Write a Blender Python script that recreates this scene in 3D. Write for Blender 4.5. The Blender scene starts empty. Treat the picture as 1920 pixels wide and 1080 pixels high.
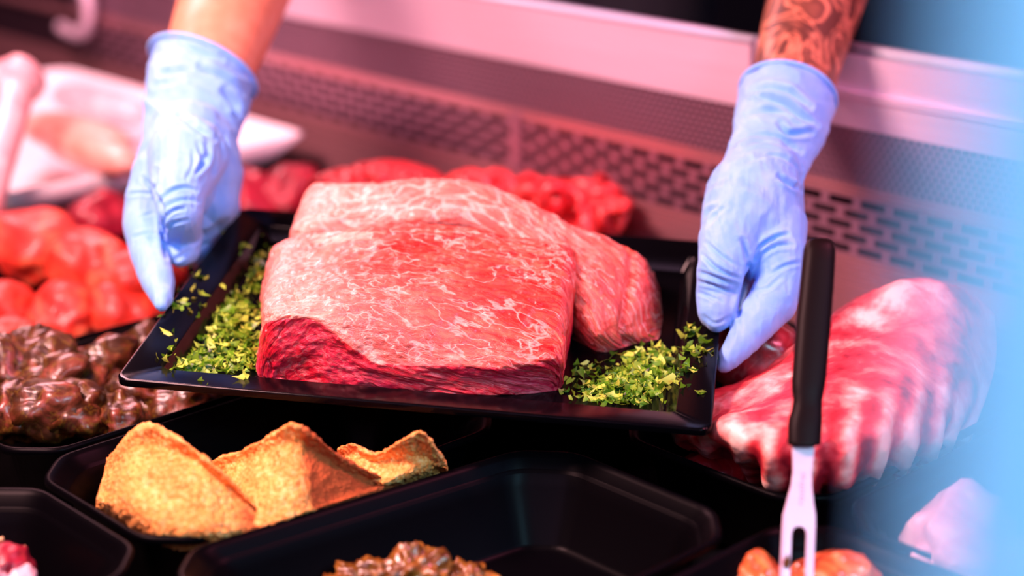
import bpy, bmesh, math, random
import numpy as np
from mathutils import Vector, Matrix
random.seed(4); rng = np.random.default_rng(4)
sc = bpy.context.scene
COL = sc.collection

# ------------------------------------------------------------------ camera
F_PX = 3200.0
PITCH = math.radians(18.5)
CAM_H = 0.54                      # above the rims of the food trays (z = 0)
cX = np.array([1, 0, 0.]); cU = np.array([0, math.sin(PITCH), math.cos(PITCH)]); cF = np.array([0, math.cos(PITCH), -math.sin(PITCH)])
CAM = np.array([0, 0, CAM_H])
cd = bpy.data.cameras.new('camera'); cam = bpy.data.objects.new('camera', cd); COL.objects.link(cam)
cd.sensor_width = 36; cd.lens = F_PX * 36 / 1920
cam.location = CAM; cam.rotation_euler = (math.radians(90) - PITCH, 0, 0)
cd.clip_start = 0.02; cd.clip_end = 50
cd.dof.use_dof = True; cd.dof.focus_distance = 1.335; cd.dof.aperture_fstop = 2.0
sc.camera = cam
# ------------------------------------------------------------------ world, lights, exposure
sc.view_settings.view_transform = 'Standard'; sc.view_settings.look = 'None'
sc.view_settings.exposure = 0.12; sc.view_settings.gamma = 1.0; sc.view_settings.use_curve_mapping = False
sc.cycles.use_denoising = True
sc.cycles.max_bounces = 6; sc.cycles.transparent_max_bounces = 8
w = bpy.data.worlds.new('world'); sc.world = w; w.use_nodes = True
w.node_tree.nodes['Background'].inputs[0].default_value = (0.6, 0.25, 0.40, 1)
w.node_tree.nodes['Background'].inputs[1].default_value = 0.05

def area(name, loc, target, size, power, color, spread=180):
    l = bpy.data.lights.new(name, 'AREA'); l.shape = 'RECTANGLE'; l.size, l.size_y = size; l.energy = power; l.color = color
    l.spread = math.radians(spread)
    o = bpy.data.objects.new(name, l); COL.objects.link(o); o.location = loc
    o.rotation_euler = (Vector(target) - Vector(loc)).to_track_quat('-Z', 'Y').to_euler()
    return o
# pink meat-counter tube lamp over the case, up and to the left; a second weaker one further back;
# cool daylight of the shop from the right; the front fill and pane light are added
area('case_lamp', (-0.68, 1.00, 0.98), (-0.05, 1.40, 0.0), (0.45, 0.20), 35, (1.0, 0.49, 0.49))
area('case_lamp_rear', (-0.75, 2.35, 0.95), (-0.25, 2.1, 0.0), (0.8, 0.15), 20, (1.0, 0.44, 0.50))
area('case_lamp_right', (0.70, 1.15, 0.95), (0.45, 1.6, 0.0), (0.35, 0.12), 11, (1.0, 0.20, 0.36))
area('added_front_fill', (-0.5, -0.5, 1.2), (0.0, 1.4, 0.1), (0.8, 0.5), 8, (0.90, 0.48, 0.80))  # added fill, lifts the front faces of the meat
area('added_pane_light', (0.62, 0.02, 0.92), (0.24, 0.25, 0.55), (0.35, 0.35), 7.5, (0.34, 0.76, 1.0), 120)  # added blue light that makes the glass pane glow hazy
area('shop_side_light', (1.25, 0.55, 0.95), (0.3, 1.4, 0.1), (0.5, 0.5), 4, (0.22, 0.50, 1.0))

# ------------------------------------------------------------------ helpers
def ray(px, py): return ((px - 960) * cX - (py - 540) * cU + F_PX * cF) / F_PX
def Pd(px, py, d): return CAM + ray(px, py) * d
def Pz(px, py, z=0.0):
    r = ray(px, py); return CAM + r * ((z - CAM_H) / r[2])
# tray pose
TR = np.array([[0.98936621, 0.14476608, 0.01404583], [-0.14170349, 0.98116989, -0.13124696], [-0.03278145, 0.12786096, 0.9912502]])
TC = np.array([-0.05526758, 1.36255667, 0.06910154]); TW, TL = 0.46, 0.3394
def Pt(px, py, h=0.0):
    n = TR[:, 2]; o = TC + n * h; r = ray(px, py); return CAM + r * (((o - CAM) @ n) / (r @ n))
# counter grid: a runs towards the rear panel, b along it
A = np.array([0.72066, 0.69329, 0]); B = np.array([-0.69329, 0.72066, 0])
def AB(a, b, z=0.0): return A * a + B * b + np.array([0, 0, z])

def _hash(ix, iy, iz, s):
    n = (ix * 374761393 + iy * 668265263 + iz * 2147483647 + s * 1274126177) & 0xffffffff
    n = ((n ^ (n >> 13)) * 1274126177) & 0xffffffff
    n = ((n ^ (n >> 16)) * 2246822519) & 0xffffffff
    return ((n ^ (n >> 15)) & 0xffffff) / float(0xffffff)
def vnoise(p, s=0):
    p = np.asarray(p, float); i = np.floor(p).astype(np.int64); f = p - i; f = f * f * (3 - 2 * f); r = 0
    for dx in (0, 1):
        for dy in (0, 1):
            for dz in (0, 1):
                w_ = (f[..., 0] if dx else 1 - f[..., 0]) * (f[..., 1] if dy else 1 - f[..., 1]) * (f[..., 2] if dz else 1 - f[..., 2])
                r = r + w_ * _hash(i[..., 0] + dx, i[..., 1] + dy, i[..., 2] + dz, s)
    return r * 2 - 1
def fbm(p, oct=4, s=0, gain=0.5):
    r = 0; a_ = 1; p = np.asarray(p, float)
    for k in range(oct):
        r = r + a_ * vnoise(p * (2 ** k) + k * 17.3, s + k); a_ *= gain
    return r

def mesh(name, V, Fc, mat=None, parent=None, smooth=True, attrs=None, uv=None):
    me = bpy.data.meshes.new(name); me.from_pydata([tuple(map(float, v)) for v in V], [], Fc); me.update()
    if smooth: me.shade_smooth()
    for k, v in (attrs or {}).items():
        at = me.attributes.new(k, 'FLOAT', 'POINT'); at.data.foreach_set('value', np.asarray(v, np.float32))
    if uv is not None:
        at = me.attributes.new('guv', 'FLOAT_VECTOR', 'POINT'); at.data.foreach_set('vector', np.asarray(uv, np.float32).ravel())
    if mat: me.materials.append(mat)
    o = bpy.data.objects.new(name, me); COL.objects.link(o)
    if parent: o.parent = parent
    return o
def empty(name, loc=(0, 0, 0)):
    o = bpy.data.objects.new(name, None); COL.objects.link(o); o.empty_display_size = 0.02; o.location = loc
    return o
def tag(o, label, cat, group=None, kind=None):
    if label: o['label'] = label
    if cat: o['category'] = cat
    if group: o['group'] = group
    if kind: o['kind'] = kind
    return o
def adopt(child, par):           # parent while keeping the world place (par has only a translation)
    child.parent = par; child.matrix_parent_inverse = Matrix.Translation(-Vector(par.location))
    return child
def recenter(o):                 # puts the object's origin at the base centre of its mesh
    n = len(o.data.vertices); c = np.empty(n * 3); o.data.vertices.foreach_get('co', c); c = c.reshape(-1, 3)
    m = c.mean(0); m[2] = c[:, 2].min(); c -= m; o.data.vertices.foreach_set('co', c.ravel()); o.data.update(); o.location = m
    return o

# ------------------------------------------------------------------ materials
class NT:
    def __init__(s, name):
        s.m = bpy.data.materials.new(name); s.m.use_nodes = True; s.t = s.m.node_tree; s.b = s.t.nodes['Principled BSDF']
    def n(s, typ, ins=None, **kw):
        nd = s.t.nodes.new(typ)
        for k, v in kw.items(): setattr(nd, k, v)
        for k, v in (ins or {}).items():
            if isinstance(v, tuple) and len(v) == 2 and hasattr(v[0], 'outputs'): s.t.links.new(v[0].outputs[v[1]], nd.inputs[k])
            elif hasattr(v, 'outputs'): s.t.links.new(v.outputs[0], nd.inputs[k])
            else: nd.inputs[k].default_value = v
        return nd
    def set(s, **kw):
        for k, v in kw.items():
            k = k.replace('_', ' ')
            if hasattr(v, 'outputs'): s.t.links.new(v.outputs[0], s.b.inputs[k])
            elif isinstance(v, tuple) and hasattr(v[0], 'outputs'): s.t.links.new(v[0].outputs[v[1]], s.b.inputs[k])
            else: s.b.inputs[k].default_value = v
        return s
    def ramp(s, fac, stops, interp='LINEAR'):
        r = s.n('ShaderNodeValToRGB'); e = r.color_ramp.elements; r.color_ramp.interpolation = interp
        while len(e) < len(stops): e.new(0.5)
        for i, (p, c) in enumerate(stops): e[i].position = p; e[i].color = (*c, 1)
        s.t.links.new(fac.outputs[0] if hasattr(fac, 'outputs') else fac[0].outputs[fac[1]], r.inputs[0]); return r
    def coords(s, scale=(1, 1, 1), rot=(0, 0, 0), src='Object'):
        if src == 'guv': t = s.n('ShaderNodeAttribute', attribute_name='guv'); o = (t, 'Vector')
        else: t = s.n('ShaderNodeTexCoord'); o = (t, src)
        return s.n('ShaderNodeMapping', {'Vector': o, 'Scale': scale, 'Rotation': rot})
    def noise(s, vec, scale, detail=4, rough=0.5, dist=0):
        return s.n('ShaderNodeTexNoise', {'Vector': vec, 'Scale': scale, 'Detail': detail, 'Roughness': rough, 'Distortion': dist})
    def math(s, op, a, b=None, clamp=False):
        ins = {0: a}
        if b is not None: ins[1] = b
        return s.n('ShaderNodeMath', ins, operation=op, use_clamp=clamp)
    def mix(s, fac, a, b):
        return s.n('ShaderNodeMixRGB', {'Fac': fac, 'Color1': a, 'Color2': b})
    def bump(s, h, strength=0.5, dist=0.001):
        return s.n('ShaderNodeBump', {'Height': h, 'Strength': strength, 'Distance': dist})

def plain(name, col, rough=0.5, metal=0.0, coat=0.0, bump=None, spec=0.5):
    k = NT(name); k.set(Base_Color=(*col, 1), Roughness=rough, Metallic=metal, Coat_Weight=coat, Specular_IOR_Level=spec)
    if bump:
        k.set(Normal=k.bump(k.noise(k.coords(), bump[0], 5), bump[1], bump[2]))
    return k.m
BLACK = plain('black_melamine', (0.0015, 0.0014, 0.0022), 0.15, coat=0.0, bump=(300, 0.03, 0.0005), spec=0.10)
BLACK2 = plain('black_tray_plastic', (0.0012, 0.0010, 0.0016), 0.36, coat=0.0, spec=0.035)
DARKDECK = plain('dark_deck', (0.004, 0.003, 0.004), 0.5)
HANDLE = plain('black_handle_plastic', (0.006, 0.003, 0.003), 0.45, bump=(600, 0.08, 0.0004), spec=0.08)
WHITE = plain('white_melamine', (0.85, 0.80, 0.84), 0.35)
WOOD = plain('bamboo', (0.75, 0.45, 0.20), 0.6, bump=(400, 0.2, 0.0005))
SHIRT = plain('dark_cloth', (0.006, 0.007, 0.014), 0.9, bump=(500, 0.4, 0.001))
DARKROOM = plain('dark_room_wall', (0.006, 0.012, 0.028), 0.9, bump=(5, 0.1, 0.01))

def steel_mat(name, col, rough, metal=0.75):
    k = NT(name); c = k.coords((1, 1, 60)); n_ = k.noise(c, 6, 4)
    k.set(Base_Color=k.ramp(n_, [(0.3, tuple(x * 0.93 for x in col)), (0.7, col)]), Metallic=metal,
          Roughness=k.n('ShaderNodeMapRange', {0: n_, 3: rough * 0.85, 4: rough * 1.15}), Normal=k.bump(n_, 0.06, 0.0005))
    return k.m
STEEL = steel_mat('brushed_steel_panel', (0.80, 0.62, 0.76), 0.40, 0.35)
STEELR = steel_mat('glossy_steel_panel', (0.56, 0.26, 0.29), 0.28, 0.6)
STEEL2 = steel_mat('perforated_steel', (0.30, 0.17, 0.24), 0.40, 0.5)
STEEL2S = steel_mat('slotted_steel', (0.42, 0.22, 0.30), 0.35, 0.6)
FORKSTEEL = steel_mat('polished_fork_steel', (0.72, 0.50, 0.60), 0.42, 0.35)

# raw beef: marbled top, grained cut faces
def beef_mat():
    k = NT('raw_beef')
    g = k.coords((1, 1, 1), src='guv')                       # metres along the slab
    warp = k.noise(g, 26, 3, 0.55)
    wv = k.n('ShaderNodeVectorMath', {0: g, 1: k.n('ShaderNodeVectorMath', {0: (warp, 'Color'), 'Scale': 0.022}, operation='SCALE')}, operation='ADD')
    # fibres
    fm = k.n('ShaderNodeMapping', {'Vector': wv, 'Scale': (0.30, 1.5, 1), 'Rotation': (0, 0, math.radians(18))})
    fib = k.noise(fm, 260, 4, 0.65)
    fib2 = k.noise(k.n('ShaderNodeMapping', {'Vector': wv, 'Scale': (0.35, 1.2, 1), 'Rotation': (0, 0, math.radians(-12))}), 75, 5, 0.65)
    big = k.noise(wv, 14, 3, 0.5)
    # marbling veins = narrow band of a warped noise, broken up by another
    def vein(vec, scale, wdt, det=3):
        n_ = k.noise(vec, scale, det, 0.55)
        d = k.math('ABSOLUTE', k.math('SUBTRACT', n_, 0.5))
        return k.n('ShaderNodeMapRange', {0: d, 1: 0.0, 2: wdt, 3: 1.0, 4: 0.0})
    vm = k.n('ShaderNodeMapping', {'Vector': wv, 'Scale': (0.55, 1.3, 1), 'Rotation': (0, 0, math.radians(12))})
    v1 = vein(vm, 34, 0.018); v2 = vein(vm, 85, 0.035)
    brk = k.n('ShaderNodeMapRange', {0: k.noise(wv, 20, 2), 1: 0.44, 2: 0.60})
    vor = k.n('ShaderNodeTexVoronoi', {'Vector': k.n('ShaderNodeMapping', {'Vector': wv, 'Scale': (0.7, 1.2, 1)}), 'Scale': 55.0}, feature='DISTANCE_TO_EDGE')
    v3 = k.n('ShaderNodeMapRange', {0: vor, 1: 0.02, 2: 0.12, 3: 1.0, 4: 0.0})
    tissue = k.n('ShaderNodeAttribute', attribute_name='net'); fat = k.n('ShaderNodeAttribute', attribute_name='fat'); cut = k.n('ShaderNodeAttribute', attribute_name='cut')
    v3 = k.math('MULTIPLY', v3, (tissue, 'Fac'))
    v = k.math('MAXIMUM', k.math('MULTIPLY', v1, 0.85), k.math('MULTIPLY', k.math('MULTIPLY', v2, brk), 0.75))
    v = k.math('MULTIPLY', v, k.math('SUBTRACT', 1.0, k.math('MULTIPLY', (cut, 'Fac'), 0.75)))
    v = k.math('MAXIMUM', v, v3)
    fsum = k.math('ADD', k.math('MULTIPLY', fib, 0.55), k.math('MULTIPLY', fib2, 0.45))
    fatm = k.n('ShaderNodeMapRange', {0: k.math('ADD', (fat, 'Fac'), k.math('MULTIPLY', k.math('SUBTRACT', fib2, 0.5), 1.4)), 1: 0.40, 2: 0.72})
    red = k.ramp(fsum, [(0.36, (0.42, 0.006, 0.016)), (0.46, (0.72, 0.045, 0.038)), (0.60, (0.85, 0.15, 0.09))])
    redc = k.ramp(fsum, [(0.36, (0.42, 0.005, 0.028)), (0.52, (0.72, 0.018, 0.06)), (0.66, (0.90, 0.11, 0.14))])
    base = k.mix((cut, 'Fac'), red, redc)
    tone = k.ramp(big, [(0.38, (0.95, 0.50, 0.50)), (0.62, (1.03, 1.35, 1.25))])
    base = k.n('ShaderNodeMixRGB', {'Fac': 1.0, 'Color1': base, 'Color2': tone}, blend_type='MULTIPLY')
    pale = k.n('ShaderNodeAttribute', attribute_name='pale')
    base = k.mix(k.math('MULTIPLY', (pale, 'Fac'), 0.62), base, (0.92, 0.36, 0.28, 1))
    base = k.mix(k.math('MULTIPLY', v, 0.72), base, (0.95, 0.60, 0.50, 1))
    base = k.mix(k.math('MULTIPLY', fatm, 0.85), base, (0.92, 0.60, 0.46, 1))
    hgt = k.math('ADD', k.math('MULTIPLY', fsum, 1.0), k.math('MULTIPLY', v, -0.12))
    hgt = k.math('ADD', hgt, k.math('MULTIPLY', k.noise(g, 900, 2), 0.12))
    k.set(Base_Color=base, Roughness=k.n('ShaderNodeMapRange', {0: fib2, 1: 0.35, 2: 0.65, 3: 0.22, 4: 0.38}), Normal=k.bump(hgt, 0.85, 0.0030),
          Subsurface_Weight=0.12, Subsurface_Radius=(0.006, 0.0015, 0.001), Subsurface_Scale=1.0, Coat_Weight=0.18, Coat_Roughness=0.15)
    return k.m
BEEF = beef_mat()

def flesh(name, dark, mid, light, scale=30, rough=0.35, coat=0.3, veins=0.5, bumpd=0.002, veincol=(0.9, 0.6, 0.55)):
    k = NT(name); c = k.coords(); wv = k.noise(c, scale, 5, 0.6, 1.0)
    col = k.ramp(wv, [(0.32, dark), (0.5, mid), (0.68, light)])
    n2 = k.noise(c, scale * 1.4, 3, 0.5, 1.5); d = k.math('ABSOLUTE', k.math('SUBTRACT', n2, 0.5))
    vn = k.n('ShaderNodeMapRange', {0: d, 1: 0.0, 2: 0.04, 3: veins, 4: 0.0})
    k.set(Base_Color=k.mix(vn, col, (*veincol, 1)), Roughness=rough, Coat_Weight=coat, Coat_Roughness=0.15, Normal=k.bump(wv, 0.6, bumpd))
    return k.m
REDMEAT = flesh('red_marinated_meat', (0.14, 0.001, 0.001), (0.75, 0.03, 0.014), (0.95, 0.24, 0.10), 11, rough=0.5, coat=0.1, veins=0.05)
DARKRED = flesh('dark_red_meat', (0.08, 0.0, 0.004), (0.25, 0.004, 0.012), (0.5, 0.02, 0.03), 20, rough=0.3, veins=0.05)
MAGENTA = flesh('deep_pink_meat', (0.12, 0.001, 0.010), (0.30, 0.003, 0.022), (0.45, 0.01, 0.04), 25, rough=0.5, veins=0.0)
MINCE = flesh('bright_red_mince', (0.55, 0.004, 0.012), (0.88, 0.018, 0.03), (0.95, 0.09, 0.08), 40, rough=0.4, veins=0.15)
HERBMEAT = flesh('herb_marinated_meat', (0.010, 0.004, 0.001), (0.060, 0.018, 0.004), (0.26, 0.06, 0.035), 34, rough=0.33, coat=0.12, veins=0.25, veincol=(0.30, 0.22, 0.02))
GOLDMEAT = flesh('golden_marinated_meat', (0.05, 0.012, 0.002), (0.18, 0.055, 0.006), (0.40, 0.16, 0.025), 60, rough=0.3, coat=0.5, veins=0.2, veincol=(0.5, 0.4, 0.05))
ORANGEMEAT = flesh('orange_marinated_meat', (0.35, 0.03, 0.01), (0.80, 0.15, 0.04), (0.95, 0.45, 0.25), 40, rough=0.2, coat=0.6, veins=0.3, veincol=(0.8, 0.5, 0.1))
def rib_mat():
    k = NT('pork_rib_meat'); c = k.coords(); n1 = k.noise(c, 13, 4, 0.6, 0.6); n2 = k.noise(c, 45, 4, 0.6)
    bar = k.n('ShaderNodeAttribute', attribute_name='bar')
    f = k.math('ADD', k.math('MULTIPLY', n1, 0.7), k.math('MULTIPLY', n2, 0.3)); f = k.math('ADD', f, k.math('MULTIPLY', (bar, 'Fac'), 0.13))
    k.set(Base_Color=k.ramp(f, [(0.37, (0.30, 0.006, 0.02)), (0.46, (0.72, 0.05, 0.065)), (0.53, (0.88, 0.24, 0.21)), (0.62, (0.97, 0.66, 0.56))]), Roughness=0.5,
          Normal=k.bump(f, 0.8, 0.006)); return k.m
RIBS = rib_mat()
PALEMEAT = flesh('pale_pink_meat', (0.75, 0.32, 0.38), (0.9, 0.50, 0.55), (0.95, 0.70, 0.72), 20, rough=0.4, veins=0.3)
SLICEMEAT = flesh('pale_orange_cold_cut', (0.85, 0.22, 0.15), (0.90, 0.42, 0.33), (0.93, 0.60, 0.52), 9, rough=0.4, veins=0.1)

def crumb_mat():
    k = NT('breadcrumb_coating'); c = k.coords()
    a_ = k.noise(c, 260, 4, 0.7); b_ = k.noise(c, 30, 3)
    vor = k.n('ShaderNodeTexVoronoi', {'Vector': c, 'Scale': 420.0})
    col = k.ramp(a_, [(0.33, (0.70, 0.20, 0.03)), (0.5, (0.95, 0.44, 0.09)), (0.66, (1.0, 0.68, 0.26))])
    col = k.n('ShaderNodeMixRGB', {'Fac': 0.6, 'Color1': col, 'Color2': k.ramp(b_, [(0.40, (0.95, 0.52, 0.35)), (0.56, (1, 1, 1))])}, blend_type='MULTIPLY')
    br = k.n('ShaderNodeAttribute', attribute_name='brown'); brown_shade = k.n('ShaderNodeMapRange', {0: k.math('ADD', (br, 'Fac'), k.math('MULTIPLY', k.math('SUBTRACT', a_, 0.5), 1.2)), 1: 0.35, 2: 0.75})  # browner crumbs, in part shade painted into the coating
    col = k.mix(brown_shade, col, (0.42, 0.085, 0.012, 1))
    h = k.math('ADD', a_, k.math('MULTIPLY', (vor, 'Distance'), -0.6))
    k.set(Base_Color=col, Roughness=0.85, Normal=k.bump(h, 0.9, 0.0016)); return k.m
CRUMB = crumb_mat()
def glove_mat():
    k = NT('blue_nitrile'); c = k.coords((1, 1, 0.55)); n_ = k.noise(c, 55, 4, 0.55, 0.6); f = k.noise(c, 700, 2)
    r_ = k.n('ShaderNodeMapRange', {0: k.math('ABSOLUTE', k.math('SUBTRACT', k.noise(k.coords((1.0, 1.0, 2.2)), 38, 3, 0.5, 0.8), 0.5)), 1: 0.0, 2: 0.05, 3: 1.0, 4: 0.0})
    h = k.math('ADD', k.math('MULTIPLY', n_, 0.7), k.math('MULTIPLY', f, 0.05)); h = k.math('ADD', h, k.math('MULTIPLY', r_, -0.10))
    k.set(Base_Color=k.ramp(n_, [(0.3, (0.16, 0.43, 0.95)), (0.7, (0.24, 0.53, 0.98))]), Roughness=0.55, Normal=k.bump(h, 0.22, 0.003), Specular_IOR_Level=0.35,
          Subsurface_Weight=0.08, Subsurface_Radius=(0.002, 0.003, 0.006), Sheen_Weight=0.15); return k.m
GLOVE = glove_mat()
def skin_mat(tattoo):
    k = NT('tattooed_skin' if tattoo else 'skin'); c = k.coords(); n_ = k.noise(c, 60, 5)
    col = k.ramp(n_, [(0.3, (0.80, 0.26, 0.14)), (0.7, (0.88, 0.34, 0.20))])
    if tattoo:
        m1 = k.noise(k.coords((1, 1, 0.5), (0.3, 0.5, 0.2)), 17, 4, 0.55, 2.2)
        m2 = k.n('ShaderNodeTexVoronoi', {'Vector': k.noise(c, 9, 2), 'Scale': 9.0}, feature='DISTANCE_TO_EDGE')
        ink = k.ramp(m1, [(0.44, (1, 1, 1)), (0.50, (0.25, 0.25, 0.25)), (0.53, (0.95, 0.95, 0.95)), (0.66, (0.75, 0.75, 0.75))])
        line = k.n('ShaderNodeMapRange', {0: m2, 1: 0.0, 2: 0.05, 3: 0.8, 4: 0.0})
        # the ink covers the arm except at x below its start near the wrist
        full = k.mix(k.math('MAXIMUM', k.math('MULTIPLY', ink, 0.93), line), col, (0.055, 0.018, 0.015, 1))
        full = k.mix(k.math('MULTIPLY', line, 0.3), full, (0.03, 0.01, 0.01, 1))
        px = k.n('ShaderNodeSeparateXYZ', {0: (k.n('ShaderNodeTexCoord'), 'Object')})
        side = k.n('ShaderNodeMapRange', {0: (px, 'X'), 1: 0.10, 2: 0.14})
        col = k.mix(side, col, full)
    k.set(Base_Color=col, Roughness=0.45, Subsurface_Weight=0.15, Subsurface_Radius=(0.01, 0.003, 0.002), Normal=k.bump(k.noise(c, 900, 3), 0.15, 0.0005)); return k.m
SKIN = skin_mat(True)
def herb_mat():
    k = NT('chopped_parsley'); at = k.n('ShaderNodeAttribute', attribute_name='tone')
    col = k.ramp((at, 'Fac'), [(0.0, (0.012, 0.06, 0.002)), (0.5, (0.17, 0.42, 0.015)), (1.0, (0.70, 0.92, 0.12))])
    k.set(Base_Color=col, Roughness=0.4); 
    tr = k.n('ShaderNodeBsdfTranslucent', {'Color': col}); mx = k.n('ShaderNodeMixShader', {0: 0.3, 1: (k.b, 'BSDF'), 2: (tr, 'BSDF')})
    k.t.links.new(mx.outputs[0], k.t.nodes['Material Output'].inputs[0]); return k.m
HERB = herb_mat()

# ------------------------------------------------------------------ generic shapes
def loop_mesh(loops, closed_ends=(True, True)):
    n = len(loops[0]); V = np.concatenate(loops); Fc = []
    for j in range(len(loops) - 1):
        for i in range(n):
            k = (i + 1) % n; Fc.append((j * n + i, j * n + k, (j + 1) * n + k, (j + 1) * n + i))
    if closed_ends[0]: Fc.append(tuple(range(n))[::-1])
    if closed_ends[1]: Fc.append(tuple((len(loops) - 1) * n + i for i in range(n)))
    return V, Fc
def rrect(wd, ln, r, seg=6):
    pts = []
    for cx, cy, a0 in ((wd/2-r, ln/2-r, 0), (-wd/2+r, ln/2-r, 90), (-wd/2+r, -ln/2+r, 180), (wd/2-r, -ln/2+r, 270)):
        for k in range(seg + 1):
            t = math.radians(a0 + 90 * k / seg); pts.append((cx + r * math.cos(t), cy + r * math.sin(t)))
    return np.array(pts)
def cr(P0, P1, P2, P3, t):
    return 0.5 * ((2 * P1) + (-P0 + P2) * t + (2*P0 - 5*P1 + 4*P2 - P3) * t*t + (-P0 + 3*P1 - 3*P2 + P3) * t**3)
def resample(G, n, axis):
    G = np.moveaxis(np.asarray(G, float), axis, 0); m = len(G)
    t = np.linspace(0, m - 1, n); i = np.minimum(t.astype(int), m - 2); f = (t - i).reshape((-1,) + (1,) * (G.ndim - 1))
    lin = cr(G[np.maximum(i-1, 0)], G[i], G[i+1], G[np.minimum(i+2, m-1)], f)
    return np.moveaxis(lin, 0, axis)
def cloth(name, rows, P, mat, nu=200, nv=200, disp=None, attrs=None, parent=None, spacing=0.0):
    """rows: control grid of (px, py, height); spline surface over a lump of food, closed underneath."""
    G = resample(resample(np.array(rows, float), nv, 0), nu, 1)
    V = np.array([[P(*q) for q in r] for r in np.array(rows, float)]) # control points in the world
    W3 = resample(resample(V, nv, 0), nu, 1)
    for _ in range(2):
        W3[1:-1, 1:-1] = (W3[1:-1, 1:-1] * 2 + W3[:-2, 1:-1] + W3[2:, 1:-1] + W3[1:-1, :-2] + W3[1:-1, 2:]) / 6
    du = np.gradient(W3, axis=1); dv = np.gradient(W3, axis=0)
    N = np.cross(du, dv); N /= np.linalg.norm(N, axis=-1, keepdims=True) + 1e-12
    c = W3.reshape(-1, 3).mean(0)
    if ((W3 - c) * N).sum() < 0: N = -N
    U, Vv = np.meshgrid(np.linspace(0, 1, nu), np.linspace(0, 1, nv))
    # arc lengths in metres for the grain
    lu = np.concatenate([np.zeros((nv, 1)), np.cumsum(np.linalg.norm(np.diff(W3, axis=1), axis=-1), axis=1)], 1)
    lv = np.concatenate([np.zeros((1, nu)), np.cumsum(np.linalg.norm(np.diff(W3, axis=0), axis=-1), axis=0)], 0)
    guv = np.stack([lu, lv, np.zeros_like(lu)], -1).reshape(-1, 3)
    if disp is not None:
        edge = np.minimum(np.minimum(U, 1 - U), np.minimum(Vv, 1 - Vv)); W3 = W3 + N * (disp(W3, U, Vv, lu, lv) * np.clip(edge * 30, 0, 1))[..., None]
    Vt = W3.reshape(-1, 3); Fc = []
    flip = None
    for j in range(nv - 1):
        b0 = j * nu
        for i in range(nu - 1): Fc.append((b0 + i, b0 + nu + i, b0 + nu + i + 1, b0 + i + 1))
    bnd = list(range(nu)) + [j * nu + nu - 1 for j in range(1, nv)] + [(nv-1) * nu + i for i in range(nu-2, -1, -1)] + [j * nu for j in range(nv-2, 0, -1)]
    cen = Vt[bnd].mean(0); Vt = np.vstack([Vt, cen]); ci = len(Vt) - 1
    for q in range(len(bnd)): Fc.append((bnd[q], bnd[(q+1) % len(bnd)], ci))
    at = {k: np.append(f(U, Vv, G, lu, lv).ravel(), 0.5) for k, f in (attrs or {}).items()}
    o = mesh(name, Vt, Fc, mat, parent, True, at, np.vstack([guv, [0, 0, 0]]))
    bm = bmesh.new(); bm.from_mesh(o.data); bmesh.ops.recalc_face_normals(bm, faces=bm.faces); bm.to_mesh(o.data); bm.free()
    return o
def blob(name, c, r, mat, seed=0, amp=0.25, freq=1.6, sub=4, rot=None, lift=None, parent=None, flat=0.0):
    bm = bmesh.new(); bmesh.ops.create_icosphere(bm, subdivisions=sub, radius=1); V = np.array([v.co[:] for v in bm.verts]); Fc = [tuple(v.index for v in f.verts) for f in bm.faces]; bm.free()
    d = 1 + amp * fbm(V * freq + seed * 7.1, 4, seed); V = V * d[:, None]
    if flat: V[:, 2] = np.sign(V[:, 2]) * np.abs(V[:, 2]) ** (1 - flat)
    V = V * np.array(r)
    R = Matrix.Rotation(rot if rot is not None else random.random() * 6.28, 3, 'Z') @ Matrix.Rotation(random.uniform(-.35, .35), 3, 'X')
    V = V @ np.array(R).T
    o = mesh(name, V, Fc, mat, parent); o.location = c
    return o
def tube(pts, rad, seg=10, closed=False):
    pts = [np.array(p, float) for p in pts]; n = len(pts); rad = rad if hasattr(rad, '__len__') else [rad] * n; loops = []
    up = np.array([0.13, 0.21, 0.97]); prev = None
    for i in range(n):
        t = pts[min(i+1, n-1)] - pts[max(i-1, 0)]; t /= np.linalg.norm(t)
        x = np.cross(t, up) if prev is None else prev - t * (prev @ t); x /= np.linalg.norm(x); prev = x; y = np.cross(t, x)
        loops.append(np.array([pts[i] + rad[i] * (math.cos(a) * x + math.sin(a) * y) for a in np.linspace(0, 2*math.pi, seg, endpoint=False)]))
    if closed: loops.append(loops[0]); return loop_mesh(loops, (False, False))
    return loop_mesh(loops)
def box_vf(cs):   # 8 corner points: lower 4, upper 4
    return list(cs), [(0,3,2,1),(4,5,6,7),(0,1,5,4),(1,2,6,5),(2,3,7,6),(3,0,4,7)]
def abbox(a0, a1, b0, b1, z0, z1):
    return box_vf([AB(a0,b0,z0),AB(a1,b0,z0),AB(a1,b1,z0),AB(a0,b1,z0),AB(a0,b0,z1),AB(a1,b0,z1),AB(a1,b1,z1),AB(a0,b1,z1)])

# ------------------------------------------------------------------ the setting
WA = 1.357                                           # distance of the rear panel along a
V_, F_ = abbox(-0.2, WA + 0.03, -0.6, 3.6, -0.12, -0.085); tag(mesh('floor_deck', V_, F_, DARKDECK, smooth=False), 'black display deck under the food trays', None, kind='structure').name = 'trim_deck'
# rear room
V_, F_ = abbox(4.2, 4.3, -3, 6, -1.0, 3.0); mesh('wall_back', V_, F_, DARKROOM, smooth=False)['kind'] = 'structure'
V_, F_ = abbox(-3, 4.3, -3, 6, -1.05, -1.0); mesh('floor', V_, F_, DARKROOM, smooth=False)['kind'] = 'structure'
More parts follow.
